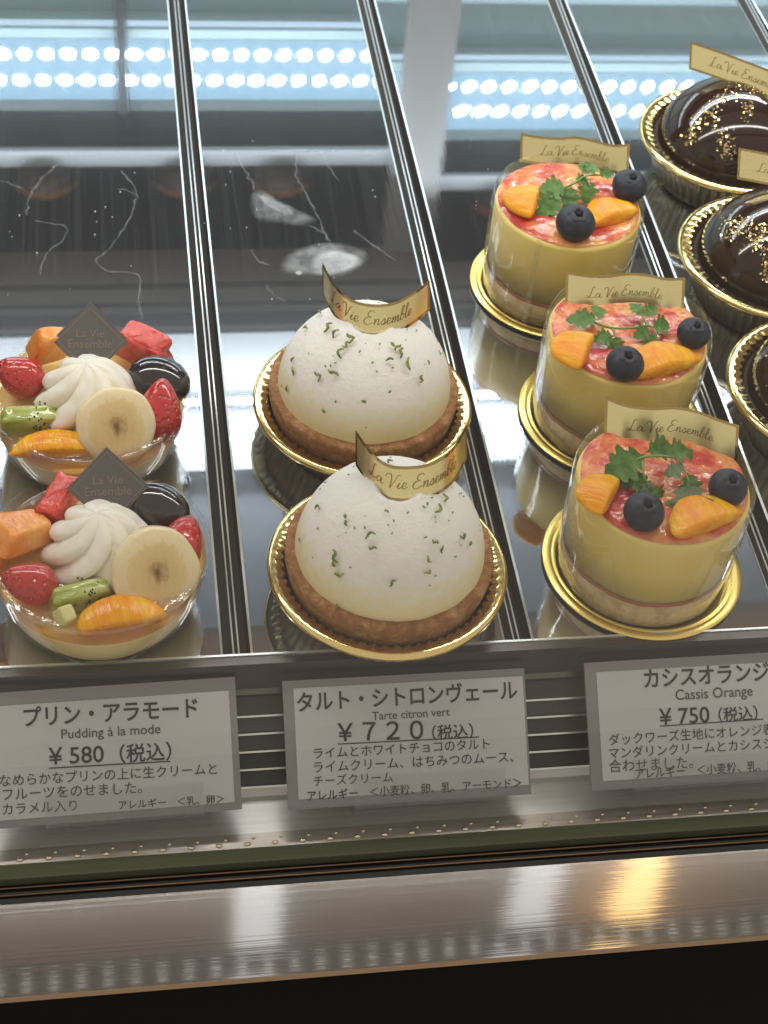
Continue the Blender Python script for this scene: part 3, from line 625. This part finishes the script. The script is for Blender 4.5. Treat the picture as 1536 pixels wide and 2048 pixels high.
cheesecake((.2004, .5830), 'farthest yellow orange cake, its sprig rising in front of the gold strip',
    dict(board='round gold board under the farthest yellow orange cake',
         orange=[(1058, 402, .023, .020, .010, 1.2), (1224, 430, .027, .020, .0085, .4)], berry=[(1151, 446, .0088), (1259, 372, .0080)]),
    dict(stems=[[(1095, 400, .003), (1120, 380, .006), (1150, 366, .008), (1172, 352, .010), (1205, 350, .008)], [(1172, 354, .010), (1180, 372, .008)]],
         leaves=[(1112, 386, .006, -22, 40, 52, G, 1.1), (1132, 376, .007, -36, 4, 44, G, 1.2), (1142, 372, .007, -4, 40, 42, G, 1.1), (1150, 366, .008, 22, -4, 26, G, 1.2), (1172, 352, .010, -14, -12, 26, G, 1.2), (1176, 350, .010, 8, -24, 32, G, 1.2), (1176, 360, .009, 12, 38, 38, G, 1.2), (1196, 350, .008, 28, -2, 28, G, 1.0)]),
    [(1040, 323), (1080, 330), (1118, 332), (1150, 330), (1185, 337), (1222, 346), (1257, 345)], (0, .0068, .0109), 37)
# ------------------------------------------------------------------ chocolate domes
def choc_dome(c, label, plabel, flakes, strip, seed):
    fluted_plate((c[0], c[1], .0004), plabel, .0478, .022, 56)
    t = thing('chocolate_dome', label, 'cake', (c[0], c[1], .0024), None, 'glossy chocolate domes flecked with gold'); o = t.location
    zc, R, Hh = .0150, .0385, .0345
    mk('crumb_base', rev([(.030, 0), (.0335, .001), (.0398, .0135), (.0402, .0162), (.0392, .0172), (.03, .0172)], 120, lambda a, r, z, j: (r * (1 + .010 * noise.noise(V((math.cos(a) * 14, math.sin(a) * 14, z * 400 + seed)))), z + .0004 * noise.noise(V((a * 20, z * 200, seed))))), 'choc_crumb', t)
    mk('glaze_dome', rev([(R * math.cos(math.pi / 2 * k / 30), zc + Hh * math.sin(math.pi / 2 * k / 30)) for k in range(30)] + [(.0001, zc + Hh)], 96), 'choc', t)
    rnd = random.Random(seed); out = []; cen = o + V((0, 0, zc)); 
    for (u0, v0, u1, v1, sp, num) in flakes:
        for i in range(int(num * 1.5)):
            k = rnd.random(); u = u0 + (u1 - u0) * k + rnd.gauss(0, sp); v = v0 + (v1 - v0) * k + rnd.gauss(0, sp)
            d = ray(u, v); sc = R / Hh; dd = V((d.x, d.y, d.z * sc)); oc = CAM - cen; oc = V((oc.x, oc.y, oc.z * sc))
            A, Bq, Cq = dd.dot(dd), oc.dot(dd), oc.dot(oc) - (R + .0002) ** 2; q = Bq * Bq - A * Cq
            if q < 0: continue
            p = CAM + d * ((-Bq - math.sqrt(q)) / A)
            if p.z < o.z + .017: continue
            n = V((p.x - cen.x, p.y - cen.y, (p.z - cen.z) * sc * sc)).normalized()
            n = (n + V((rnd.uniform(-.5, .5), rnd.uniform(-.5, .5), rnd.uniform(-.5, .5)))).normalized(); s = rnd.uniform(.00025, .00085)
            m = Matrix.Translation(p - o) @ facing(n, V((rnd.uniform(-1, 1), rnd.uniform(-1, 1), .2))).to_4x4()
            poly = [(s * rnd.uniform(.4, 1) * math.cos(a), s * rnd.uniform(.4, 1) * math.sin(a), 0) for a in (0, 1.2, 2.5, 3.8, 5.0)]
            out.append(xf((poly, [(0, 1, 2, 3, 4)]), m))
    if out: mk('gold_flakes', join(*out), 'gold_leaf', t, False, kind='stuff')
    if strip: foil(t, [at(u, v, o.z + .047) for u, v in strip[0]], strip[1], None)
    return t
choc_dome((.3090, .6715), 'glossy chocolate dome farthest back, showing most of its gold flakes', 'gold fluted plate under the farthest chocolate dome',
          [(1470, 170, 1395, 250, 9, 60), (1395, 245, 1374, 288, 6, 45), (1485, 165, 1536, 190, 9, 45), (1490, 205, 1500, 225, 9, 30), (1436, 245, 1462, 300, 10, 45), (1450, 290, 1450, 320, 7, 14)],
          ([(1378, 138), (1432, 156), (1490, 178), (1548, 200), (1600, 216)], (0, .0071, .0113)), 51)
choc_dome((.3035, .5750), 'glossy chocolate dome in the middle of its row, half cut off by the photo edge', 'gold fluted plate under the middle chocolate dome',
          [(1446, 440, 1530, 455, 9, 70), (1450, 470, 1480, 455, 9, 40), (1500, 470, 1530, 500, 10, 55), (1530, 520, 1534, 560, 6, 30)],
          ([(1474, 358), (1526, 368), (1580, 380), (1640, 394), (1690, 405)], (0, .0075, .0120)), 52)
choc_dome((.3005, .4827), 'glossy chocolate dome nearest the front, only its left edge showing', 'gold fluted plate under the nearest chocolate dome', [(1540, 680, 1560, 760, 12, 30)], None, 53)
# ------------------------------------------------------------------ fruit puddings
def cream_swirl(parent, p, r, h, seed, tw=1.0):
    n = 144; lob = 8; m = 46; prof = []
    for k in range(m):
        t_ = k / (m - 1); rr = r * (1 - t_ ** 1.9) ** .62 * (1.0 if t_ > .12 else .86 + 1.1 * t_); prof.append((max(rr, .0003), h * t_))
    def f(a, rr, z, j):
        t_ = z / h; ph = lob / 2 * (a - tw * 1.5 * t_ - .2); q = abs(math.sin(ph)); d = .33 * (q ** .62 - .62) * (1 - .35 * t_)
        return rr * (1 + d + .02 * noise.noise(V((math.cos(a) * 2, math.sin(a) * 2, z * 200 + seed)))), z + .0006 * noise.noise(V((a * 3, z * 300, seed)))
    return mk('cream_swirl', rev(prof, n, f), 'cream', parent, True, p)
def strawberry(parent, p, L, R_, direction, seed):
    def f(q):
        k = (q.z + 1) / 2; w_ = .62 + .55 * (1 - k) ** .8 if k > .2 else 1.06; return V((q.x * w_, q.y * w_, q.z))
    return mk('strawberry', blob(R_, R_, L / 2, 32, 24, f, .05, 120, seed), 'strawberry', parent, True, p, facing(direction, V((0, .3, 1))))
def chunk(name, parent, p, size, rot, mat, seed, amp=.1):   # a cut piece of fruit: bevelled wedge with uneven faces
    sx, sy, sz = size
    def f(q):
        e = .30; g = lambda x: math.copysign(abs(x) ** e, x); q = V((g(q.x), g(q.y), g(q.z))); q.x *= 1 - .38 * (q.z * .5 + .5); q.y *= 1 - (.62 if mat == 'melon' else .25) * (q.x * .5 + .5); k = 1 + 1.3 * amp * noise.noise(q * 1.7 + V((seed * 3.1, 0, 0))) + .35 * amp * noise.noise(q * 9 + V((seed, 5, 0))); return q * (.80 * k)
    return mk(name, blob(sx / 2, sy / 2, sz / 2, 48, 32, f, amp * .25, 300, seed), mat, parent, True, p, rot)
def pudding(c, label, spec, seed):
    t = thing('fruit_pudding', label, 'pudding', (c[0], c[1], .0004), None, 'fruit topped puddings in clear bowls'); o = t.location
    R, h = .0402, .0300
    outer = [(.026, 0), (.0300, .0006), (.0335, .0040), (.0362, .0100), (.0384, .0180), (.0396, .0260), (.0400, h - .0006), (.0402, h), (.0396, h + .0005), (.0390, h), (.0386, .0260), (.0375, .0185), (.0353, .0105), (.0325, .0048), (.0295, .0016)]
    mk('clear_bowl', rev_open(outer, 96), 'bowl', t)
    mk('custard', rev([(.0001, .0014), (.0294, .0018), (.0324, .0049), (.03525, .01055), (.03742, .01852), (.0376, .0196), (.0368, .0200), (.0001, .0196)], 96), 'custard', t)
    mk('jelly_body', rev_open([(.0376, .0196), (.0380, .0225), (.0384, .0258)], 96), 'jelly_amber', t)
    mk('jelly_top', rev_open([(.0380, .0256), (.0383, .0262), (.0376, .0268), (.034, .0262)] + [(.030 - .003 * k, .0262) for k in range(10)] + [(.0002, .0262)], 72, lambda a, r, z, j: (r, z + (.0009 * noise.noise(V((r * math.cos(a) * 130, r * math.sin(a) * 130, seed))) if j > 2 else 0))), 'jelly', t)
    for kind, u, v, z, *a in spec['fruit']:
        p = at(u, v, o.z + z) - o
        if kind == 'cream': cream_swirl(t, V((p.x, p.y, .0215)), a[0], a[1], seed, a[2])
        elif kind == 'banana':
            R2 = facing(V(a[1]), V((0, .3, 1))); bn = mk('banana_slice', rev([(.0001, .0031), (a[0] * .55, .0030), (a[0] * .93, .0026), (a[0] * .995, .0018), (a[0], -.003), (a[0] * .96, -.0045), (.0001, -.0045)], 72, lambda an, r, zz, j: (r * (1 + .022 * math.cos(3 * an + seed) + .012 * math.cos(7 * an)), zz)), 'banana', t, True, p, R2)
        elif kind == 'strawberry': strawberry(t, p, a[0], a[1], V(a[2]), seed)
        elif kind == 'grape': mk('grape_half', blob(a[0], a[1], a[2], 32, 20), 'grape', t, True, p, (0, .2, a[3]))
        elif kind == 'kiwi':
            kw = mk('kiwi_wedge', xf(chunk_vf(a[0], seed), Matrix.Identity(4)), 'kiwi', t, True, p, a[1]); rnd = random.Random(seed); sx, sy, sz = a[0]; sd = []
            for i in range(22):
                q = V((rnd.gauss(a[2], sx * .07), rnd.uniform(-.42, .42) * sy, sz * .42)) if i % 2 else V((rnd.gauss(a[2], sx * .07), -sy * .425, rnd.uniform(-.3, .42) * sz))
                sd.append(xf(blob(.00035, .0006, .0003, 6, 4), Matrix.Translation(q)))
            mk('kiwi_seeds', join(*sd), 'kiwi_seed', kw, True, kind='stuff')
        elif kind == 'mandarin': segment(t, p, a[0], a[1], a[2], a[3], seed, tilt=.25)
        elif kind == 'apple': chunk('apple_cube', t, p, a[0], a[1], 'apple', seed, .03)
        else: chunk(kind + '_chunk', t, p, a[0], a[1], kind, seed + len(kind), a[2] if len(a) > 2 else .1)
    # dark diamond card
    (lu, lv), (ru, rv), z = spec['card']; pl, pr_ = at(lu, lv, o.z + z), at(ru, rv, o.z + z)
    x = (pr_ - pl).normalized(); nrm = (V((0, -.74, .67)) - x * V((0, -.74, .67)).dot(x)).normalized(); y = nrm.cross(x); hd = (pr_ - pl).length / 2
    Rm = basis(x, y, nrm); mid = (pl + pr_) / 2 - o
    q = [(-hd, 0), (0, -hd), (hd, 0), (0, hd)]
    pq = mk('name_card', ([(a_, b_, .0002) for a_, b_ in q], [(0, 1, 2, 3)]), 'plaque', t, False, mid, Rm)
    mk('card_core', ([(a_ * 1.0, b_ * 1.0, zz) for zz in (-.0004, .00015) for a_, b_ in [(k[0] * 1.012, k[1] * 1.012) for k in q]], [(3, 2, 1, 0), (0, 1, 5, 4), (1, 2, 6, 5), (2, 3, 7, 6), (3, 0, 4, 7)]), 'plaque_edge', pq, False)
    ri, ro = .855, .880
    mk('card_border', ([(a_ * s, b_ * s, .00035) for s in (ri, ro) for a_, b_ in q], [(i, (i + 1) % 4, 4 + (i + 1) % 4, 4 + i) for i in range(4)]), 'plaque_ink', pq, False)
    ls = []
    for (v_, f_), wd, yy in ((PLAIN1, .72, .09), (PLAIN2, 1.14, -.19)):
        e = extent(v_); s = wd * hd / (e[1] - e[0]); ls.append(([((p_[0] - (e[0] + e[1]) / 2) * s, p_[1] * s + yy * hd, .0004) for p_ in v_], f_))
    mk('card_lettering', join(*ls), 'plaque_ink', pq, False)
    return t
def chunk_vf(size, seed):
    sx, sy, sz = size
    def f(q):
        g = lambda x: math.copysign(abs(x) ** .30, x); q = V((g(q.x), g(q.y), g(q.z))); q.x *= 1 - .15 * (q.z * .5 + .5); q.y *= 1 - .22 * (q.z * .5 + .5); return q * (.84 + .06 * noise.noise(q * 2 + V((seed, 0, 0))))
    return blob(sx / 2, sy / 2, sz / 2, 40, 26, f, .04, 130, seed)
pudding((-.0117, .4019), 'fruit pudding nearest the front, with a pale apple cube at its front rim',
    dict(fruit=[('watermelon', 118, 1000, .031, (.016, .026, .016), (.2, .1, -.5), .16), ('melon', 45, 1062, .030, (.034, .030, .013), (-.25, .2, .45), .05), ('melon', -14, 1120, .026, (.020, .016, .010), (.1, 0, .9), .05),
                ('grape', 316, 1012, .029, .0125, .0095, .008, -.5), ('cream', 198, 1098, .026, .0190, .0235, 1.0), ('strawberry', 362, 1088, .029, .023, .0088, (.35, .8, .35)),
                ('strawberry', 58, 1166, .029, .0205, .0080, (-.9, .1, .35)), ('kiwi', 160, 1190, .026, (.028, .011, .010), (.15, 0, .28), .004), ('mandarin', 240, 1242, .0255, .032, .017, .009, .18),
                ('apple', 132, 1230, .0285, (.0095, .0085, .0085), (.5, .1, .5)), ('banana', 312, 1142, .0325, .0158, (.22, -.78, .60))],
         card=((134, 978), (298, 972), .0385)), 2)
pudding((-.0148, .4860), 'fruit pudding farther back, its watermelon right of the dark card',
    dict(fruit=[('watermelon', 286, 692, .031, (.034, .018, .018), (.1, .15, -.55), .16), ('melon', 100, 690, .0345, (.022, .013, .024), (.35, .1, .3), .05), ('grape', 318, 760, .029, .0130, .0105, .009, -.3),
                ('cream', 176, 802, .026, .0195, .0245, .8), ('strawberry', 320, 822, .030, .0255, .0092, (.12, .55, .75)), ('strawberry', 40, 752, .030, .0200, .0090, (-.8, .3, .4)),
                ('kiwi', 62, 838, .027, (.030, .012, .012), (.25, 0, .05), .003), ('mandarin', 108, 898, .0255, .033, .015, .0085, .02), ('banana', 233, 852, .0315, .0152, (.10, -.76, .62))],
         card=((104, 680), (257, 682), .0415)), 4)
# ------------------------------------------------------------------ price cards
def price_card(px, zb, label, hlabel, lines, rules):
    (ul, vl), (ur, vr) = px['bottom']; bl, br = at(ul, vl, zb), at(ur, vr, zb); x = (br - bl).normalized(); W = (br - bl).length
    tl = at(*px['top'], y=.3650 if 'ty' not in px else px['ty']); y = tl - bl; y = (y - x * y.dot(x)); H = y.length; y.normalize(); n = x.cross(y)
    Rm = basis(x, y, n); org = bl
    t = thing('price_card', label, 'price card', org, Rm, 'price cards leaning in front of the vent')
    def loc(u, v):
        d = ray(u, v); k = (org - CAM).dot(n) / d.dot(n); p = CAM + d * k - org; return p.dot(x), p.dot(y)
    mk('card_sleeve', box(0, W, 0, H, -.0008, .0006), 'card_holder', t, False)
    p0, p1 = loc(*px['paper'][0]), loc(*px['paper'][1])
    mk('printed_paper', box(p0[0], p1[0], p0[1], p1[1], .0006, .0008), 'paper', t, False)
    bold, thin = [], []
    for body, (u0, v0), (u1, v1), hgt, off in lines:
        a, b = loc(u0, v0), loc(u1, v1); v_, f_ = text2d(body, off); e = extent(v_); dx, dy = b[0] - a[0], b[1] - a[1]; L = math.hypot(dx, dy); s = L / (e[1] - e[0])
        sy = s * hgt; ca, sa = dx / L, dy / L
        g = ([(a[0] + (p[0] - e[0]) * s * ca - p[1] * sy * sa, a[1] + (p[0] - e[0]) * s * sa + p[1] * sy * ca, .0010) for p in v_], f_)
        (bold if off > .006 else thin).append(g)
    for (u0, v0), (u1, v1) in rules:
        a, b = loc(u0, v0), loc(u1, v1); w_ = .0002; bold.append(([(a[0], a[1] - w_, .0010), (b[0], b[1] - w_, .0010), (b[0], b[1] + w_, .0010), (a[0], a[1] + w_, .0010)], [(0, 1, 2, 3)]))
    mk('bold_lettering', join(*bold), 'ink', t, False)
    mk('fine_lettering', join(*thin), 'ink_soft', t, False)
    # clear stand: plate behind, lip in front, foot below
    hd = thing('acrylic_stand', hlabel, 'card stand', org, Rm, 'clear acrylic card stands')
    s0, s1 = loc(*px['stand'][0])[0], loc(*px['stand'][1])[0]
    mk('back_plate', box(s0, s1, -.0012, H * .72, -.0024, -.0009), 'acrylic', hd, False)
    mk('front_lip', box(s0, s1, -.0012, H * .22, .0012, .0024), 'acrylic', hd, False)
    mk('foot', box(s0, s1, -.0030, -.0014, -.012, .0024), 'acrylic', hd, False)
    return t
ZB = -.036
price_card(dict(bottom=((-13, 1658), (484, 1618)), top=(-13, 1386), paper=((0, 1641), (457, 1381)), stand=((92, 1640), (408, 1620))), ZB,
    'leftmost price card, marked 580 yen for the pudding', 'clear stand holding the leftmost price card',
    [('プリン・アラモード', (48, 1451), (396, 1431), 1.12, .016), ('Pudding à la mode', (123, 1477), (321, 1466), 1.0, .004), ('¥ 580', (98, 1529), (208, 1523), 1.0, .007), ('（税込）', (240, 1522), (343, 1516), 1.0, .010),
     ('なめらかなプリンの上に生クリームと', (0, 1571), (434, 1546), 1.0, 0), ('フルーツをのせました。', (6, 1599), (284, 1584), 1.0, 0), ('カラメル入り', (6, 1628), (154, 1619), 1.0, 0), ('アレルギー　＜乳、卵＞', (238, 1617), (448, 1604), 1.0, .008)],
    [((98, 1536), (340, 1522))])
price_card(dict(bottom=((576, 1620), (1062, 1588)), top=(570, 1362), paper=((597, 1599), (1044, 1352)), stand=((708, 1600), (1010, 1590))), ZB,
    'middle price card, marked 720 yen for the lime tart', 'clear stand holding the middle price card',
    [('タルト・シトロンヴェール', (594, 1421), (1034, 1395), 1.12, .016), ('Tarte citron vert', (744, 1440), (899, 1431), 1.0, .004), ('￥７２０', (674, 1482), (846, 1477), 1.0, .012), ('（税込）', (864, 1478), (946, 1473), 1.0, .010),
     ('ライムとホワイトチョコのタルト', (627, 1516), (978, 1496), 1.0, 0), ('ライムクリーム、はちみつのムース、', (627, 1544), (1026, 1522), 1.0, 0), ('チーズクリーム', (627, 1571), (785, 1562), 1.0, 0), ('アレルギー　＜小麦粉、卵、乳、アーモンド＞', (615, 1600), (1042, 1573), 1.05, .008)],
    [((675, 1488), (957, 1474))])
price_card(dict(bottom=((1183, 1582), (1673, 1548)), top=(1183, 1325), paper=((1205, 1562), (1652, 1318)), stand=((1266, 1570), (1585, 1560))), ZB,
    'rightmost price card, marked 750 yen for the cassis orange cake', 'clear stand holding the rightmost price card',
    [('カシスオランジュ', (1287, 1374), (1570, 1356), 1.12, .016), ('Cassis Orange', (1350, 1400), (1504, 1391), 1.05, .004), ('¥ 750', (1318, 1450), (1418, 1444), 1.0, .007), ('（税込）', (1436, 1442), (1514, 1437), 1.0, .010),
     ('ダックワーズ生地にオレンジ表', (1217, 1489), (1546, 1467), 1.0, 0), ('マンダリンクリームとカシスジ', (1217, 1516), (1546, 1495), 1.0, 0), ('合わせました。', (1217, 1543), (1385, 1534), 1.0, 0), ('アレルギー　＜小麦粉、乳、卵、', (1270, 1556), (1560, 1537), 1.05, .008)],
    [((1318, 1452), (1525, 1438))])
# ------------------------------------------------------------------ small cakes on the upper back shelf, seen only as blurred mirror images
for i, (x, kind, lab) in enumerate(((-.055, 'tart', 'small orange brown tart on the back shelf, mirrored in the leftmost tray'), (.05, 'tart', 'small pale custard cup on the back shelf, mirrored at the divider'), (.125, 'tart', 'small yellow cake on the back shelf, mirrored in the second tray'), (.30, 'strawberry', 'small red cake on the back shelf, mirrored in the third tray'))):
    s = thing('small_cake', lab, 'cake', (x, 1.055, .2502), None, 'small cakes on the back shelf')
    mk('cake_cup', rev([(.017, 0), (.021, .001), (.025, .012), (.0245, .013)], 40), 'choc_crumb', s)  # dark crumb colour makes the cups look dimly lit
    mk('cake_top', rev([(.0235, .0125), (.023, .019), (.017, .025), (.008, .028), (.0001, .0285)], 40), kind, s)
# lamps and lit panels of the shop, mirrored in the rail
def wall_panel(x, label):
    t = thing('wall_light', label, 'wall light', (x, 1.93, 3.3), None, 'white wall lights behind the case')
    mk('lamp_housing', box(-.058, .058, 0, .02, -1.0, .35), 'post', t, False)
    mk('lamp_diffuser', box(-.054, .054, -.012, -.0001, -.98, .33), 'window', t, False)
wall_panel(.258, 'tall white wall light behind the case, left one, mirrored in the rail')
wall_panel(.92, 'tall white wall light behind the case, right one, mirrored in the rail')
pn = thing('pendant_lamp', 'warm pendant lamp glowing behind the case, mirrored in the rail', 'lamp', (1.14, 1.86, 2.85))
mk('pendant_bulb', blob(.05, .05, .42, 24, 16), 'pendant', pn)
mk('pendant_cord', tube([(0, 0, .42), (0, 0, .9)], .004), 'dark', pn)
